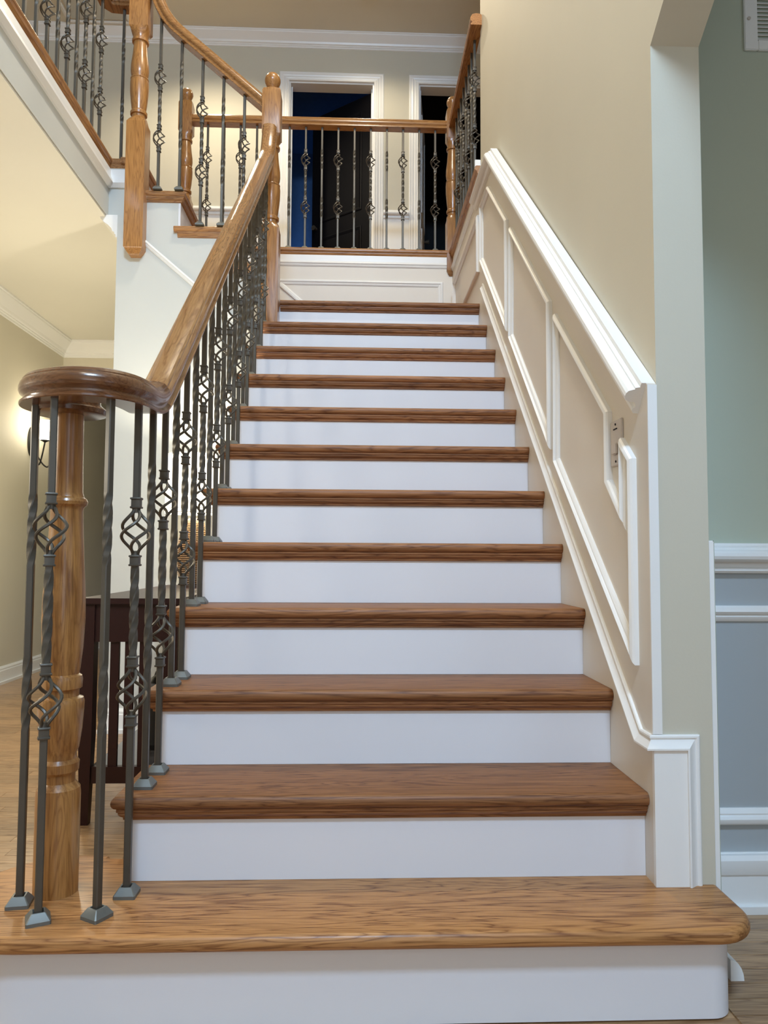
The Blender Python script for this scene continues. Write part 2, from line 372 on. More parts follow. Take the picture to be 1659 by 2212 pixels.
# remove duplicates from sawtooth
poly = [(ry(2)+.012, 0)]
for k in range(2, 13): poly += [(ry(k)+.012, k*H-.031), (ry(k+1)+.012 if k < 12 else YB-.002, k*H-.031)]
poly += [(YB-.002, 0)]
m = MB(); m.prism(poly, 0, XL+.002, -.001); P_(m.build('stringer', UNDER, stair))
for k in range(2, 13):
    m = MB(); m.box(XL, -.0005, ry(k), ry(k)+.0119, (k-1)*H+.0004, k*H-.0302)
    P_(m.build('riser', RISER, stair))
def tread_mesh(x0, x1, yf, yb, ztop, left=True, t=.030, r=.014):
    """tread slab with bullnose on front (y-) and optionally left (x-)"""
    m = MB(); L = []
    st = [(-90+18*i) for i in range(11)]
    for a in st:
        c = r*(math.cos(math.radians(a))-1); z = ztop-t/2+(t/2)*math.sin(math.radians(a))
        xl = x0-(c if left else 0)
        L.append([(xl, yf-c, z), (x1, yf-c, z), (x1, yb, z), (xl, yb, z)])
    m.loops(L); return m
COVE = [(0,0),(.020,0),(.020,-.006),(.017,-.008),(.0165,-.013),(.012,-.018),(.008,-.0205),(.0075,-.026),(.003,-.028),(0,-.028)]
for k in range(2, 13):
    last = k == 12
    x0 = XL-.030 if not last else -1.095
    yb = ry(k+1)-.0003 if not last else YB
    if last:
        m = tread_mesh(-1.093, -.0006, ry(k)-.030, YL+.10, k*H, left=False)
        o = P_(m.build('landing_nosing', OAKX, stair, smooth=.5))
        m = MB(); m.box(XL+.001, -.0006, YL+.101, YB-.001, k*H-.03, k*H-.0001)
        P_(m.build('landing_floor', OAKX, stair))
        m = MB(); m.moulding([(-1.093, ry(k), k*H-.030), (-.0008, ry(k), k*H-.030)], (0,0,1), [(b, -a) for a, b in COVE])
    else:
        m = tread_mesh(x0, -.0006, ry(k)-.030, yb, k*H)
        o = P_(m.build('tread', OAKX, stair, smooth=.5))
        m = MB(); m.moulding([(XL, yb+.03, k*H-.030), (XL, ry(k), k*H-.030), (-.0008, ry(k), k*H-.030)], (0,0,1), [(b, -a) for a, b in COVE])
    c = m.build('cove_moulding', OAKX, o, smooth=.5)
# bottom (starting) step: long bullnose with a curl round the volute newel
NC = (-1.317, 0.183)
def start_outline(o):
    """closed plan outline grown by o; curl on the left, rounded return on the right"""
    R = 0.165+o; pts = []
    # curl: from the back round to the front
    for i in range(25):
        a = math.radians(75+i*(270-75)/24)
        pts.append((NC[0]+R*math.cos(a), NC[1]+R*math.sin(a)))
    yf = NC[1]-R                      # straight front edge
    xr, yr, rc = 0.103+o, 0.1795, 0.050+o
    for i in range(9):
        a = math.radians(-90+i*90/8); pts.append((xr-rc+rc*math.cos(a), yf+rc+rc*math.sin(a)))
    pts.append((xr, yr)); pts.append((0.0, yr)); pts.append((0.0, ry(2)+.01)); pts.append((NC[0]+R*math.cos(math.radians(75))+.0, ry(2)+.01+.12))
    return pts
def stack(seq):
    m = MB(); L = []
    for o, z in seq: L.append([(x, y, z) for x, y in start_outline(o)])
    m.loops(L); return m
m = stack([(-.002, 0), (-.002, H-.033)]); P_(m.build('starting_riser', RISER, stair, smooth=.35))
seq = [(.026, H-.0325), (.034, H-.031)] 
seq += [(.028+.014*math.cos(math.radians(a)), H-.0165+.0165*math.sin(math.radians(a))) for a in range(-75, 91, 15)]
m = stack(seq); P_(m.build('starting_tread', OAKST, stair, smooth=.5))

# ------------------------------------------------------------------ upper flight (runs to the left from the landing)
up = thing('upper_stair_flight', 'short oak and white flight turning left from landing to upper hall', 'staircase', (-1.5, 3.0, LAND))
def Q_(o): return place(o, up)
YS = 2.495                                     # face of the stringer wall towards the camera
def rx(k): return XL+.003-(k-13)*RUN           # x of riser k (13..16)
poly = [(rx(13)-.012, LAND)]
for k in range(13, 16): poly += [(rx(k)-.012, k*H-.031), (rx(k+1)-.012, k*H-.031)]
poly += [(rx(16)-.012, LAND)]
m = MB(); m.prism(poly, 1, YS+.121, YB-.001)
Q_(m.build('stringer', UNDER, up))
for k in range(13, 17):
    m = MB(); m.box(rx(k)-.0119, rx(k), YS+.0002, YB-.001, (k-1)*H+.0004, k*H-.0302); Q_(m.build('riser', RISER, up))
for k in range(13, 16):
    m = MB(); L = []; t = .03; r_ = .014
    xf, xb, yf, yb = rx(k)+.030, rx(k+1)-.030, YS-.030, YB-.0005
    for a in range(-90, 91, 18):
        c = r_*(math.cos(math.radians(a))-1); z = k*H-t/2+t/2*math.sin(math.radians(a))
        L.append([(xb, yf-c, z), (xf+c, yf-c, z), (xf+c, yb, z), (xb, yb, z)])
    m.loops(L); o = Q_(m.build('tread', OAKG, up, smooth=.5))
    m = MB(); m.moulding([(rx(k), yb, k*H-.030), (rx(k), YS, k*H-.030), (rx(k+1)-.012, YS, k*H-.030)], (0,0,1), [(b, -a) for a, b in COVE][::-1], flip=True)
    m.build('cove_moulding', OAKG, o, smooth=.5)

# ------------------------------------------------------------------ wall under the upper flight
e_ = .0125
ML = [(-1.975, 0.0), (-1.975, ZC-.001), (-1.93, ZC-.001), (-1.93, U-.04), (rx(16)-e_, U-.04)]
for k in (15, 14, 13): ML += [(rx(k+1)-e_, k*H-.031), (rx(k)-e_, k*H-.031)]
ML += [(rx(13)-e_, LAND-.033), (rx(13)-.004, LAND-.033), (rx(13)-.004, 0.0)]
m = MB(); m.prism(ML, 1, YS, YS+.12)
wall_back = struct(m.build('wall_stair_side', UNDER), 'pale wall under the upper flight behind the console table')
m = MB(); m.box(-1.975, -1.855, YS+.12, 4.0, 0, ZC-.001); m.build('wall_return', UNDER, wall_back)
m = MB(); m.moulding([(-1.835, YS, 2.64), (XL-.0, YS, 2.64-.655*.855)], (0,-1,0), prof_panel(.026, .014), flip=True)
m.build('rake_moulding', WHITE, wall_back, smooth=.38)
m = MB(); m.moulding([(-1.975, 4.0, .125), (-1.975, YS, .125), (-1.19, YS, .125)], (0,0,1), [(-b, -a) for a, b in prof_base(.125)])
m.build('baseboard', WHITE, wall_back, smooth=.38)
m = MB(); m.moulding([(-1.975, 4.9, ZC-.0005), (-1.975, YS+.001, ZC-.0005)], (0,0,1), [(-b*.9, -a*.9) for a, b in prof_crown()])
m.build('crown_moulding', WHITE, wall_back, smooth=.38)

# ------------------------------------------------------------------ landing back wall under the balcony
m = MB(); m.box(rx(16)-.02, .12, YB, YB+.12, 0, U-.04)
wall_landing = struct(m.build('wall_landing', WAIN), 'cream panelled wall of the landing below the balcony rail')
m = MB(); m.moulding([(rx(16), YB, 2.998), (-.0, YB, 2.998)], NY, prof_panel(.036, .016), flip=True); m.build('apron_moulding', WHITE, wall_landing, smooth=.38)
m = MB(); m.box(rx(16), -.0, YB-.008, YB-.0001, 2.998, U-.04); m.build('apron_board', WHITE, wall_landing)
m = MB(); pl = [(-.067, 2.863), (-.067, 2.50), (-.86, 2.50), (-1.28, 2.863)]
m.moulding([(a, YB, b) for a, b in pl], NY, prof_panel(.036, .016), closed=True, flip=True); m.build('panel_moulding', WHITE, wall_landing, smooth=.38)

# ------------------------------------------------------------------ upper floor slabs and nosings
XF = -2.04
m = MB()
m.box(-4.5, XF+.001, -3.4, 2.53, ZC, U-.0005); m.box(-4.5, rx(16)-.013, 2.53, YB+.12, ZC, U-.0005)
m.box(-4.5, 3.4, YB+.121, 5.0, ZC, U-.0005); m.box(.122, 3.4, 2.57, YB+.12, ZC, U-.0005)
m.box(-3.4, 1.4, 5.0, 9.0, ZC, U-.0005)
flu = struct(m.build('floor_upper', FLOORM), 'upper hall floor slab with grey fascia edge', 'floor')
m = MB(); m.box(XF, XF+.006, -3.4, 2.536, ZC, U-.035); m.box(XF, rx(16)-.013, 2.523, 2.5299, ZC, U-.035)
m.build('fascia_board', UNDER, flu)
m = MB(); m.box(.0216, .121, 2.656, YB+.12, ZC, U-.04); m.build('curb_core', UNDER, flu)
NOS = [(-.10,0),(.018,0),(.024,-.004),(.028,-.012),(.027,-.021),(.022,-.027),(.016,-.030),(.016,-.034),(.014,-.040),(.008,-.048),(.006,-.054),(0,-.056),(-.004,-.04),(-.10,-.03)]
def nosing(path, name, mat, flip=False):
    m = MB(); m.moulding(path, (0,0,1), [(b, (a if flip else -a)) for a, b in NOS]); return m.build(name, mat, flu, smooth=.5)
nosing([(XF, -3.3, U), (XF, 2.53, U), (-1.915, 2.53, U)], 'oak_nosing', OAKGY)
nosing([(rx(16)-.04, YB, U), (-.0, YB, U)], 'oak_nosing', OAKG)
m = MB(); m.moulding([(.0, YB, U), (.0, 2.49, U)], (0,0,1), [(b, -a) for a, b in NOS]); m.build('oak_nosing', OAKGY, flu, smooth=.5)
m = MB(); L = []
m.moulding([(rx(16), YB, U), (rx(16), YS-.0, U)], (0,0,1), [(b, a) for a, b in NOS]); m.build('oak_nosing', OAKGY, flu, smooth=.5)
# white crown under the left nosing
m = MB(); m.moulding([(XF+.006, -3.3, 3.03), (XF+.006, 2.523, 3.03), (-1.92, 2.523, 3.03)], (0,0,1),
    [(0,0),(-.004,-.012),(-.045,-.012),(-.060,-.014),(-.066,-.026),(-.085,-.030),(-.098,-.018),(-.104,-.012),(-.104,0)])
m.build('fascia_moulding', WHITE, flu, smooth=.38)

m = MB(); m.box(.001, .034, 2.656, 2.669, U+.0005, U+.125); struct(m.build('trim_3', WHITE, bevel=.002), 'white baseboard end on the wall corner beside the right gallery balusters', 'trim')
# living room ceiling, walls
m = MB(); m.box(-4.5, XF, -3.4, 7.9, ZC-.012, ZC-.0005); m.box(XF, -1.975, 2.53, 7.9, ZC-.012, ZC-.0005); m.box(-1.975, .5, 3.9, 7.9, ZC-.012, ZC-.0005)
struct(m.build('ceiling_living_room', CEIL2), 'cream ceiling of the living room at the left', 'ceiling')
m = MB(); m.box(-3.32, -3.2, -3.4, 7.9, 0, ZC-.013)
wl = struct(m.build('wall_left', CREAM), 'cream living room wall with the lit sconce')
m = MB(); m.moulding([(-3.2, -3.3, ZC-.013), (-3.2, 4.95, ZC-.013)], (1,0,0), prof_crown(.95), flip=True); m.build('crown_moulding', WHITE, wl, smooth=.38)
m = MB(); m.moulding([(-3.2, -3.3, .125), (-3.2, 7.8, .125)], (1,0,0), prof_base(.125), flip=True); m.build('baseboard', WHITE, wl, smooth=.38)
m = MB(); m.box(-3.2, -1.976, 4.95, 5.08, 2.44, ZC-.013)
wh = struct(m.build('wall_living_header', CREAM), 'cream dropped header across the far living room')
m = MB(); m.moulding([(-3.2, 4.95, ZC-.013), (-1.976, 4.95, ZC-.013)], NY, prof_crown(.95), flip=True); m.build('crown_moulding', WHITE, wh, smooth=.38)
m = MB(); m.box(-3.2, .5, 7.6, 7.7, 0, ZC-.013); m.box(-1.97, -1.855, 4.0, 5.08, 0, ZC-.013)
struct(m.build('wall_living_far', SAGE), 'grey-olive wall of the far living room')

# upper hall wall with two doors
YD = 5.0; HEAD = U+2.095
m = MB()
d1, d2 = (-1.295, -.535), (-.128, .64)
m.box(-4.5, d1[0], YD, YD+.12, U, ZCEIL); m.box(d1[1], d2[0], YD, YD+.12, U, ZCEIL); m.box(d2[1], 3.4, YD, YD+.12, U, ZCEIL)
for d in (d1, d2): m.box(d[0], d[1], YD, YD+.12, HEAD, ZCEIL)
wu = struct(m.build('wall_upper_hall', WALL), 'beige upper hall wall with two doorways and crown moulding')
m = MB(); m.moulding([(-4.4, YD, ZCEIL-.001), (3.3, YD, ZCEIL-.001)], NY, prof_crown(.84), flip=True); m.build('crown_moulding', WHITE, wu, smooth=.38)
for a, b in ((-4.4, d1[0]-.09), (d1[1]+.09, d2[0]-.09), (d2[1]+.09, 3.3)):
    m = MB(); m.moulding([(a, YD, 4.014), (b, YD, 4.014)], NY, prof_chair(), flip=True); m.build('chair_rail', WHITE, wu, smooth=.38)
    m = MB(); m.box(a, b, YD-.006, YD-.0001, U, 3.94); m.build('wainscot_panel', WHITE, wu)
    m = MB(); m.moulding([(a, YD-.006, U+.14), (b, YD-.006, U+.14)], NY, prof_base(.14), flip=True); m.build('baseboard', WHITE, wu, smooth=.38)
for n, d in enumerate((d1, d2)):
    m = MB()
    m.moulding([(d[0], YD, U), (d[0], YD, HEAD), (d[1], YD, HEAD), (d[1], YD, U)], NY, prof_casing(), flip=False)
    m.box(d[0], d[0]+.012, YD, YD+.13, U, HEAD); m.box(d[1]-.012, d[1], YD, YD+.13, U, HEAD); m.box(d[0]+.012, d[1]-.012, YD, YD+.13, HEAD-.012, HEAD)
    m.box(d[0]+.012, d[0]+.024, YD+.06, YD+.08, U, HEAD-.012); m.box(d[1]-.024, d[1]-.012, YD+.06, YD+.08, U, HEAD-.012)
    o = m.build('door_%d' % (n+1), WHITE, smooth=.38)
    struct(o, ['white cased doorway straight above the landing, dark bluish room inside', 'white cased doorway at the right of the upper hall, black inside'][n], 'door')
    def P3(q): return q
    hinge = d[1]-.026 if n == 0 else d[0]+.026; ang = math.radians(108 if n == 0 else 82)
    sgn = -1 if n == 0 else 1; wd = .70
    m = MB(); m.box(0, sgn*wd if sgn > 0 else 0, 0, .035, .01, 2.06) if sgn > 0 else m.box(-wd, 0, 0, .035, .01, 2.06)
    for (za, zb) in ((.22, .85), (1.0, 1.93)):
        a, b = (.10, wd-.10) if sgn > 0 else (-wd+.10, -.10)
        m.moulding([(a, 0, za), (b, 0, za), (b, 0, zb), (a, 0, zb)], NY, [(0,0),(.006,0),(.008,.01),(.002,.03),(0,.03)], closed=True, flip=(False))
    leaf = m.build('door_leaf', DARKD if n == 0 else WHITE, o); leaf.location = (hinge, YD+.085, U); leaf.rotation_euler = (0, 0, math.radians(-38) if n == 0 else math.radians(82))
    m = MB(); m.tube([(sgn*(wd-.06), -.001, .95), (sgn*(wd-.06), -.05, .95)], .012, 12, rfn=lambda t: .024 if t > .5 else .010)
    m.build('door_knob', IRON, leaf)
    m = MB(); hx = d[1]-.0125 if n == 0 else d[0]+.0125
    m.box(hx-.004, hx+.004, YD+.01, YD+.045, U+.93, U+1.03); m.build('strike_plate', IRON, o)
# dark rooms behind the doors
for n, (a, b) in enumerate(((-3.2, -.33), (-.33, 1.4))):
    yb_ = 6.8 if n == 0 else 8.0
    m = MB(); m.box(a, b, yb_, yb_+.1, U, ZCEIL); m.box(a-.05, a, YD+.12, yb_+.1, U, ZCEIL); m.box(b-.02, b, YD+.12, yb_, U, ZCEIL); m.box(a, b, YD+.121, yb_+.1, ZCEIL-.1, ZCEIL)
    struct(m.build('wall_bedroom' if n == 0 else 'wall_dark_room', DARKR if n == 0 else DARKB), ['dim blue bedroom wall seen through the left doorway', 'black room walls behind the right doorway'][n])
area('bedroom_window_light', (-1.95, 6.35, U+.75), (-1.25, 6.8, U+.95), .5, .5, 3.2, (.22, .50, 1.0), spread=2.4)

# hall and foyer shell
m = MB(); m.box(-4.5, 3.4, -4.2, YD+.12, ZCEIL, ZCEIL+.1)
ceil = struct(m.build('ceiling', CEIL), 'shadowed beige ceiling above the upper hall', 'ceiling')
m = MB(); m.box(-4.6, -4.5, -4.2, YD, U, ZCEIL); struct(m.build('wall_far_left', WALL), 'beige wall beyond the left gallery')
m = MB(); m.box(3.4, 3.5, -4.2, YD, 0, ZCEIL); m.box(.14, 3.4, 2.555, 2.655, U, ZCEIL); struct(m.build('wall_far_right', WALL), 'beige wall right of the upper hall')
m = MB(); m.box(-4.5, 3.4, -3.3, -3.2, 0, ZCEIL); struct(m.build('wall_front', WALL), 'beige foyer wall behind the viewer')
m = MB(); m.box(-1.2, .0, -3.2, -3.16, 4.4, 5.4); o = m.build('window_1', WINGL); struct(o, 'tall foyer window above the entrance behind the viewer', 'window')
m = MB(); m.moulding([(-1.2,-3.16,4.4),(.0,-3.16,4.4),(.0,-3.16,5.4),(-1.2,-3.16,5.4)], (0,1,0), prof_casing(), closed=True, flip=False); m.build('window_frame', WHITE, o)
# recessed downlight and ceiling panel
dl = thing('recessed_downlight', 'round recessed ceiling light just above the doorway', 'ceiling light', (-.58, 4.42, ZCEIL))
m = MB(); m.loft([(-.004, .085, 0), (-.012, .08, 0), (-.012, .060, 0), (-.002, .055, 0)]); m.build('trim_ring', WHITE, dl, smooth=.38)
m = MB(); m.loft([(-.006, .054, 0), (-.003, .054, 0)]); m.build('lens', DISC, dl)
hp = thing('attic_hatch', 'flat grey-beige ceiling hatch seen behind the left gallery balusters', 'hatch', (-2.95, 4.5, ZCEIL))
m = MB(); m.box(-.23, .23, -.45, .35, -.012, -.0005); m.build('hatch_panel', UNDER, hp)  # flat panel darker than the ceiling around it
m = MB(); m.moulding([(-.25,-.47,-.0005),(.25,-.47,-.0005),(.25,.37,-.0005),(-.25,.37,-.0005)], (0,0,-1), [(0,0),(.016,0),(.02,.01),(.014,.03),(0,.035)], closed=True); m.build('hatch_frame', WHITE, hp)

# ------------------------------------------------------------------ iron balusters
BW = .0074
def sq(z, w, ang, r=1.0):
    c, s = math.cos(ang), math.sin(ang); k = w*.72
    pts = [(w, -k), (w, k), (k, w), (-k, w), (-w, k), (-w, -k), (-k, -w), (k, -w)]
    return [(x*c-y*s, x*s+y*c, z) for x, y in pts]
def bar(m, z0, z1, twists=(), turns_per_m=7.0):
    zs = [(z0, 0.0, BW)]; ang = 0
    for a, b in twists:
        zs.append((a, ang, BW)); n = max(8, int((b-a)*turns_per_m*24)); tot = round((b-a)*turns_per_m*4)/4*2*pi
        for i in range(1, n+1):
            t = i/n; s = 1+.10*math.sin(pi*t); zs.append((a+(b-a)*t, ang+tot*t, BW*s))
        ang += tot
    zs.append((z1, ang, BW))
    m.loops([sq(z, w_, a) for z, a, w_ in zs])
_mc = {}
def mesh_of(key, fn, mat, smooth=.5):
    if key not in _mc:
        m = MB(); fn(m); o = m.build(key[0], mat, None, smooth=smooth); _mc[key] = o.data; bpy.data.objects.remove(o)
    return _mc[key]
def basket_fn(m):
    n = 22; R = .0330
    for q in range(4):
        pts = []
        for i in range(n+1):
            t = i/n; z = -.055+.110*t
            rad = .0048+(R-.0048)*math.sin(pi*t)**1.65
            a = q*pi/2+pi/4+math.radians(205)*(.35*t+.65*(3*t*t-2*t**3))
            pts.append((rad*math.cos(a), rad*math.sin(a), z))
        m.tube(pts, .0036, 6)
    for s in (-1, 1):
        z0 = s*.0635
        sec = [(-.0120, .0085, .8), (-.0120, .0112, .8), (-.0105, .0122, .8), (-.0085, .0122, .8), (-.0070, .0100, .8), (.0070, .0100, .8), (.0085, .0122, .8), (.0105, .0122, .8), (.0120, .0112, .8), (.0120, .0085, .8)]
        m.loft([(z0+a, b, c) for a, b, c in sec], n=16)
        e0, e1 = sorted((s*.0525, s*.0420))
        m.loft([(e0, .0080 if s > 0 else .0092, .3), (e1, .0092 if s > 0 else .0080, .3)], n=12)
def shoe_fn(m):
    h = .0232
    m.loops([sq2(0, h), sq2(.007, h), sq2(.0085, h-.001), sq2(.0200, .0140), sq2(.0212, .0128), sq2(.0212, .0100), sq2(.012, .0092)], cap=True)
def sq2(z, w):
    k = w*.90; return [(w,-k,z),(w,k,z),(k,w,z),(-k,w,z),(-w,k,z),(-w,-k,z),(-k,-w,z),(k,-w,z)]
BASK = None
def baluster(root, x, y, z, ztop, kind, k1=.335, k2=.675, rot=0.0, name='baluster'):
    """kind 'b' basket (two baskets, twist between), 't' twist (two twisted lengths)"""
    Lh = round(ztop-z, 3); key = ('baluster', kind, Lh, round(k1, 3), round(k2, 3))
    def fn(m):
        if kind == 'b':
            bar(m, .004, k1-.052); bar(m, k1+.052, k2-.052, [(k1+.078, k2-.078)], 5.6); bar(m, k2+.052, Lh)
        else:
            bar(m, .004, Lh, [(k1-.075, k1+.08), (k2-.075, k2+.08)], 5.6)
    o = link(name, mesh_of(key, fn, IRON), root)
    o.location = Vector((x, y, z))-root.location; o.rotation_euler = (0, 0, rot)
    if kind == 'b':
        for kk in (k1, k2):
            b = link('basket', mesh_of(('basket',), basket_fn, IRON, .7), o); b.location = (0, 0, kk)
    s = link('shoe', mesh_of(('shoe',), shoe_fn, SHOEM, .3), o)
    return o

# ------------------------------------------------------------------ newels
TURN = [(0,.044,.0),(.02,.036,0),(.05,.036,0),(.055,.044,0),(.085,.045,0),(.10,.040,0),(.105,.037,0),(.20,.043,0),(.32,.0485,0),(.42,.0495,0),(.455,.048,0),(.46,.0455,0),(.475,.0485,0),(.482,.0475,0),(.485,.040,0),(.50,.041,0),(.53,.046,0),(.58,.0485,0),(.64,.0475,0),(.76,.040,0),(.87,.0355,0),(.905,.0355,0),(.91,.044,0),(.935,.045,0),(.94,.038,0),(.97,.039,0),(1.0,.044,0)]
def newel(root, x, y, zb, zlow, zhi, ztop, ball=True, drop=False, hw=.0495, mat=None):
    m = MB(); s = []
    if drop: s += [(zb-.028, .027, 1), (zb-.020, .031, 1), (zb-.017, .034, 1), (zb-.015, .036, 1), (zb-.001, hw-.006, 1), (zb+.004, hw-.002, 1), (zb+.010, hw, 1)]
    else: s += [(zb, hw, 1)]
    s += [(zlow-.030, hw, 1), (zlow-.024, hw-.002, .9), (zlow-.012, hw-.003, .55), (zlow, .044, .05)]
    for t, r_, q in TURN[1:-1]: s.append((zlow+(zhi-zlow)*t, r_, q))
    s += [(zhi, .044, .05), (zhi+.012, hw-.003, .55), (zhi+.024, hw-.002, .9), (zhi+.030, hw, 1)]
    if ball:
        s += [(ztop-.125, hw, 1), (ztop-.110, hw-.002, .75), (ztop-.098, .036, .1), (ztop-.092, .027, 0), (ztop-.086, .030, 0)]
        for i in range(1, 10):
            a = -pi/2+.75+(pi-.75-.15)*i/9; s.append((ztop-.045+.045*math.sin(a), .0435*math.cos(a), 0))
    else: s += [(ztop, hw, 1)]
    m.loft(s, 0, 0, 32); o = m.build('newel_post', mat or OAKZ, root, smooth=.42)
    o.location = Vector((x, y, 0))-root.location; return o

# ------------------------------------------------------------------ handrail sweep
RP = [(-.034,0),(.034,0),(.036,.002),(.036,.006),(.033,.009),(.0285,.013),(.0275,.018),(.030,.022),(.035,.026),(.0375,.032),(.0375,.040),(.035,.048),(.031,.053),(.0305,.056),(.026,.062),(.014,.0665),(0,.068)]
RPROF = RP + [(-a, b) for a, b in RP[::-1][1:-1]]
def smooth_path(P, it=3):
    P = [Vector(p) for p in P]
    for _ in range(it):
        Q = [P[0]]
        for a, b in zip(P, P[1:]): Q += [a*.75+b*.25, a*.25+b*.75]
        Q.append(P[-1]); P = Q
    return P
def rail(name, path, mat, root, side=None, hz=True, scale=1.0):
    P = [Vector(p) for p in path]; m = MB(); L = []
    sd0 = Vector(side) if side else None
    for i, p in enumerate(P):
        t = (P[min(i+1, len(P)-1)]-P[max(i-1, 0)]).normalized()
        if sd0 is not None: sd = (sd0-t*sd0.dot(t)).normalized()
        else: sd = t.cross(Vector((0,0,1))).normalized()
        u_ = sd.cross(t)
        L.append([p+sd*(a*scale)+u_*(b*scale) for a, b in RPROF])
    m.loops(L); o = m.build(name, mat, root, smooth=.38)
    if root is not None: o.location = -root.location
    return o

# ------------------------------------------------------------------ lower stair railing
XB = -1.156
lr = thing('stair_railing', 'oak handrail with spiral volute and pewter balusters left of the stairs', 'railing', (XB, 0.18, H))
ZV = 1.245
def zr(y): return 1.730+.8395*(y-.85)             # underside of the sloping rail
def easing(y):
    y0, dlt = .272, .085
    if y < y0-dlt: return ZV
    if y > y0+dlt: return zr(y)
    t = (y-(y0-dlt))/(2*dlt); return ZV+.8395*(2*dlt)*t*t/2
# volute: balusters stand on the curve
vp = [(XB, .30), (XB, .22), (XB-.003, .15), (XB-.016, .098), (XB-.052, .060), (-1.26, .050), (-1.315, .072), (-1.356, .108), (-1.378, .158), (-1.368, .208), (-1.330, .228), (-1.30, .205)]
def catmull(P, n=6):
    P = [Vector((*p, 0)) for p in P]; out = []
    for i in range(len(P)-1):
        a = P[max(i-1, 0)]; b = P[i]; c = P[i+1]; d = P[min(i+2, len(P)-1)]
        for k in range(n):
            t = k/n; out.append(.5*((2*b)+(c-a)*t+(2*a-5*b+4*c-d)*t*t+(3*b-a-3*c+d)*t**3))
    out.append(P[-1]); return out
curve = catmull(vp)
rail('volute', [(p.x, p.y, easing(p.y) if p.x > XB-.02 else ZV) for p in curve][::-1], OAKV, lr)
# round eye of the volute over the newel
m = MB(); m.loft([(ZV-.010, .072, 0), (ZV-.008, .078, 0), (ZV+.001, .080, 0), (ZV+.004, .078, 0), (ZV+.014, .066, 0), (ZV+.022, .064, 0), (ZV+.030, .074, 0), (ZV+.038, .078, 0), (ZV+.046, .076, 0), (ZV+.054, .068, 0), (ZV+.060, .050, 0), (ZV+.062, .030, 0)], NC[0], NC[1], 48)
place(m.build('volute_eye', OAKV, lr, smooth=.5), lr)
ys = [.301+i*.02 for i in range(17)]+[.66, .9, 1.2, 1.5, 1.8, 2.05, 2.15]
pth = [(XB, y_, easing(y_)) for y_ in ys]
# gooseneck: bends upright just before the newel
gx = [(XB, 2.15, zr(2.15)), (XB, 2.28, zr(2.28)), (XB+.003, 2.365, zr(2.365)+.01), (XB+.006, 2.402, zr(2.40)+.09), (XB+.008, 2.418, 3.205)]
gs = smooth_path(gx, 3)
rail('handrail', [Vector(p) for p in pth[:-1]]+gs, OAKR, lr, side=(1, 0, 0))
newel(lr, -1.146, 2.475, 11*H, 2.715, 3.180, 3.575)
# volute newel (fully turned)
S = [(H,.046),(.40,.0465),(.415,.045),(.428,.034),(.445,.034),(.452,.041),(.470,.042),(.478,.036),(.488,.035),(.50,.040),(.54,.0455),(.58,.048),(.600,.0485),(.608,.046),(.612,.037),(.626,.037),(.630,.043),(.648,.044),(.656,.042),(.660,.036),(.672,.038),(.72,.043),(.78,.0455),(.83,.0445),(.90,.040),(.97,.036),(1.02,.034),(1.028,.036),(1.033,.042),(1.040,.0435),(1.046,.041),(1.050,.036),(1.060,.0325),(1.12,.031),(1.236,.030)]
m = MB(); m.loft([(z, r_, 0) for z, r_ in S], NC[0], NC[1], 40)
place(m.build('newel_post', OAKZ, lr, smooth=.5), lr)
# balusters on the bottom step
for x, y, kind, rot in ((-1.366, .121, 't', .15), (-1.298, .048, 'b', .42), (-1.187, .062, 't', -.55), (-1.157, .160, 'b', 0)):
    baluster(lr, x, y, H, ZV+.006, kind, .433, .780, rot)
for k in range(2, 12):
    for j, dy in enumerate((.045, .160)):
        y_ = ry(k)+dy
        if y_ > 2.40: continue
        baluster(lr, XB, y_, k*H, easing(y_)+.006, 'tb'[j], .335, .675)

# ------------------------------------------------------------------ upper flight railing
ur = thing('upper_flight_railing', 'oak rail with curved gooseneck climbing left above the landing', 'railing', (-1.5, 2.475, LAND))
YR = 2.475
def zu(x): return 3.548+.845*(-1.427-x)-.012+.018
pts = [(-1.19, YR, zu(-1.19)), (-1.40, YR, zu(-1.40)), (-1.62, YR, zu(-1.62)), (-1.735, YR, zu(-1.735)), (-1.805, YR, zu(-1.735)+.13), (-1.813, YR, 4.02), (-1.813, YR, 4.06)]
rail('handrail', smooth_path(pts, 3), OAKRX, ur, side=(0, 1, 0))
newel(ur, -1.869, YR, 2.556, 3.285, 3.765, 4.35, drop=True, hw=.0505)
for i, x in enumerate((-1.757, -1.642, -1.527, -1.412, -1.297)):
    k = 15 if x < -1.61 else 14 if x < -1.38 else 13
    zt = zu(x)-.0 if x > -1.74 else zu(x)+.04
    baluster(ur, x, YR, k*H, zt+.006, 'bt'[i % 2], .291 if i == 0 else .30, .632 if i == 0 else .65)

# ------------------------------------------------------------------ balcony railings (level)
RB = 3.985
br = thing('balcony_railing', 'level oak balcony rail with iron balusters crossing in front of the doorways', 'railing', (-.95, YB+.02, U))
YC = YB+.022
rail('handrail', [(-1.88, YC, RB), (-1.0, YC, RB), (-.04, YC, RB)], OAKRX, br)
newel(br, -1.895, YC, U, 3.455, 3.890, 4.245, hw=.047)
xs = [-.121-.1158*i for i in range(15)]
for i, x in enumerate(xs):
    if x < -1.83: break
    baluster(br, x, YC, U, RB+.006, 'bt'[i % 2], .305, .655)
rr = thing('right_gallery_railing', 'short oak rail and balusters receding along the right side of landing', 'railing', (.01, 3.1, U))
newel(rr, .005, YC, 2.935, 3.345, 3.885, 4.240, drop=True, hw=.047)
rail('handrail', [(.008, YC-.04, RB), (.006, 3.0, RB), (.004, 2.60, RB)], OAKY, rr)
for i in range(8):
    baluster(rr, .012, 2.735+.1135*i, U, RB+.006, 'bt'[i % 2], .305, .655)
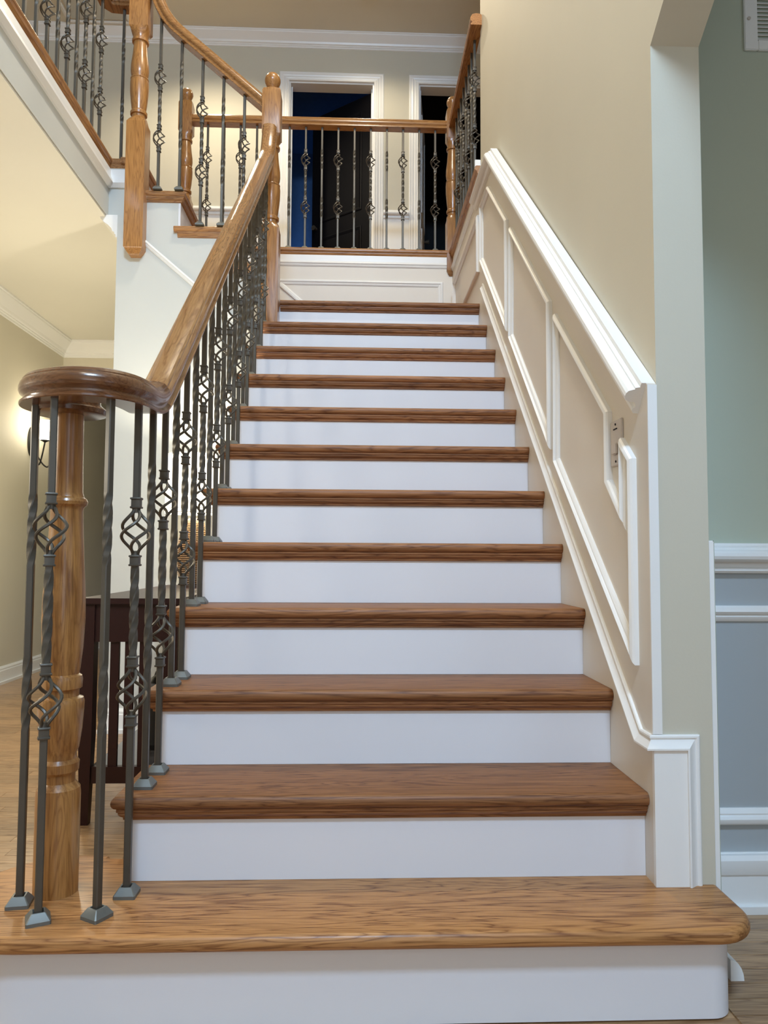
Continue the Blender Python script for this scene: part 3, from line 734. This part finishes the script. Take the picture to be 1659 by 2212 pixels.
lg = thing('left_gallery_railing', 'row of iron balusters along the gallery edge at top left', 'railing', (-2.085, 2.0, U))
for i in range(13):
    baluster(lg, -2.085, 2.49-.1155*i, U, RB+.006, 'tb'[(i+1) % 2], .305, .655)
baluster(lg, -1.992, 2.575, U, RB+.006, 't', .305, .655)
rail('handrail', [(-1.915, 2.575, RB), (-2.0, 2.575, RB), (-2.06, 2.57, RB), (-2.085, 2.545, RB), (-2.085, 2.4, RB), (-2.085, .9, RB)], OAKY, lg)

# ------------------------------------------------------------------ wall sconce
sco = thing('wall_sconce', 'two-light sconce glowing on the cream living room wall', 'wall lamp', (-3.2, 4.36, 1.80))
m = MB(); L = []
for a_, rr_ in ((.0005, 1.0), (.010, 1.0), (.016, .86), (.022, .55)):
    L.append([(a_, .062*rr_*math.cos(2*pi*i/28), .115*rr_*math.sin(2*pi*i/28)) for i in range(28)])
m.loops(L); m.build('backplate', BLACK, sco, smooth=.38)
for s in (-1, 1):
    m = MB(); pts = []
    for i in range(17):
        t = i/16; a = pi*t
        pts.append((.012+.15*t, s*(.13*t), -.02-.17*math.sin(a*.80)*1.0+.10*max(0, t-.6)/.4))
    m.tube(pts, .006, 8); e = pts[-1]
    arm = m.build('arm', BLACK, sco, smooth=.8)
    m = MB(); m.loft([(e[2]-.004, .006, 0), (e[2]+.006, .022, 0), (e[2]+.010, .034, 0), (e[2]+.014, .034, 0)], e[0], e[1], 20); m.build('shade_holder', BLACK, sco, smooth=.38)
    m = MB(); m.loft([(e[2]+.015, .036, 0), (e[2]+.05, .050, 0), (e[2]+.11, .054, 0), (e[2]+.150, .050, 0), (e[2]+.165, .040, 0)], e[0], e[1], 24)
    m.build('glass_shade', GLASSW, sco, smooth=.38)
    bulb('sconce_bulb', (-3.2+e[0]+.0, 4.36+e[1], 1.80+e[2]+.22), 1.7, WARM, .03)

# ------------------------------------------------------------------ console table
tb = thing('console_table', 'dark mahogany console table with slatted end beside the stairs', 'table', (-1.45, 1.7, 0))
X0, X1, Y0, Y1, TT = -1.617, -1.287, 1.13, 2.36, .773
def T_(o): return place(o, tb)
m = MB(); m.box(X0-.012, X1+.012, Y0-.012, Y1+.012, TT-.022, TT); T_(m.build('tabletop', MAHOG, tb, bevel=.003))
m = MB(); m.box(X0+.006, X1-.006, Y0+.006, Y0+.024, .622, TT-.022); m.box(X0+.006, X1-.006, Y1-.024, Y1-.006, .622, TT-.022)
m.box(X0+.006, X0+.024, Y0+.024, Y1-.024, .622, TT-.022); m.box(X1-.024, X1-.006, Y0+.024, Y1-.024, .622, TT-.022)
T_(m.build('apron', MAHOG, tb))
for x in (X0, X1-.045):
    for y in (Y0, Y1-.045):
        m = MB(); fx = 1 if x < -1.45 else -1; tp = .008
        m.loops([[(x+tp, y+tp, 0), (x+.045-tp, y+tp, 0), (x+.045-tp, y+.045-tp, 0), (x+tp, y+.045-tp, 0)],
                 [(x, y, .30), (x+.045, y, .30), (x+.045, y+.045, .30), (x, y+.045, .30)],
                 [(x, y, TT-.022), (x+.045, y, TT-.022), (x+.045, y+.045, TT-.022), (x, y+.045, TT-.022)]])
        T_(m.build('leg', MAHOG, tb))
for y in (Y0+.010, Y1-.034):
    m = MB(); m.box(X0+.045, X1-.045, y, y+.024, .140, .196); T_(m.build('stretcher', MAHOG, tb))
    for x in (-1.520, -1.470, -1.420):
        m = MB(); m.box(x, x+.030, y+.005, y+.019, .196, .622); T_(m.build('slat', MAHOG, tb))
m = MB(); m.box(X0+.03, X1-.03, Y0+.034, Y1-.034, .172, .190); T_(m.build('shelf', SHELFM, tb, bevel=.002))
# dark basket standing on the shelf
bk = thing('black_basket', 'small black lidded basket on the console table lower shelf', 'basket', (-1.392, 1.44, .1905))
m = MB(); m.loft([(0, .062, .6), (.02, .072, .5), (.19, .080, .4), (.235, .084, .4), (.25, .078, .4), (.275, .045, .2)], n=28); m.build('basket_body', BLACK, bk, smooth=.38)
m = MB(); m.tube([(.05*math.cos(pi*i/12), 0, .25+.06*math.sin(pi*i/12)) for i in range(13)], .006, 8); m.build('handle', BLACK, bk, smooth=.8)

# ------------------------------------------------------------------ table lamp
lamp = thing('table_lamp', 'lit table lamp with wicker base and white drum shade on console', 'lamp', (-1.457, 2.15, TT+.0005))
def wr(t): return .046+.034*math.sin(pi*min(1, t)**.75)
m = MB(); m.loft([(0, .052, 0), (.012, .052, 0)]+[(.012+.30*t/12, wr(t/12)-.006, 0) for t in range(13)]+[(.32, .035, 0), (.33, .02, 0)], n=28)
core = m.build('base', plain('lamp_core', (.10, .055, .03), .6), lamp, smooth=.38)
m = MB()
for i in range(34):                                   # woven cane rings
    z = .016+.0088*i; t = (z-.012)/.30; R = wr(min(1, t))
    m.tube([((R+.0022*((j+i) % 2)-.001)*math.cos(2*pi*j/40), (R+.0022*((j+i) % 2)-.001)*math.sin(2*pi*j/40), z) for j in range(41)], .0028, 5)
wv = m.build('wicker_weave', WICKER, lamp, smooth=.8); wv['kind'] = 'stuff'
m = MB(); m.tube([(0, 0, .32), (0, 0, .46)], .006, 8); m.build('stem', IRON, lamp)
m = MB(); n = 48
def ring(r_, z): return [(r_*math.cos(2*pi*i/n), r_*math.sin(2*pi*i/n), z) for i in range(n)]
m.loops([ring(.138, .351), ring(.136, .351), ring(.130, .641), ring(.132, .641), ring(.138, .351)], cap=False)
m.build('shade', SHADE, lamp, smooth=.38)
for zz, r_ in ((.353, .1385), (.374, .1381), (.639, .1328)):
    m = MB(); m.tube([(r_*math.cos(2*pi*i/n), r_*math.sin(2*pi*i/n), zz) for i in range(n+1)], .0012, 5); m.build('shade_trim', IRON, lamp, smooth=.8)
bulb('lamp_bulb', (-1.457, 2.15, TT+.565), 20, (1.0, .92, .76), .03)
bulb('living_room_light', (-2.45, 2.9, 1.5), 24, (1.0, .90, .70), .08)  # fill without a fixture, added to lift the living-room walls
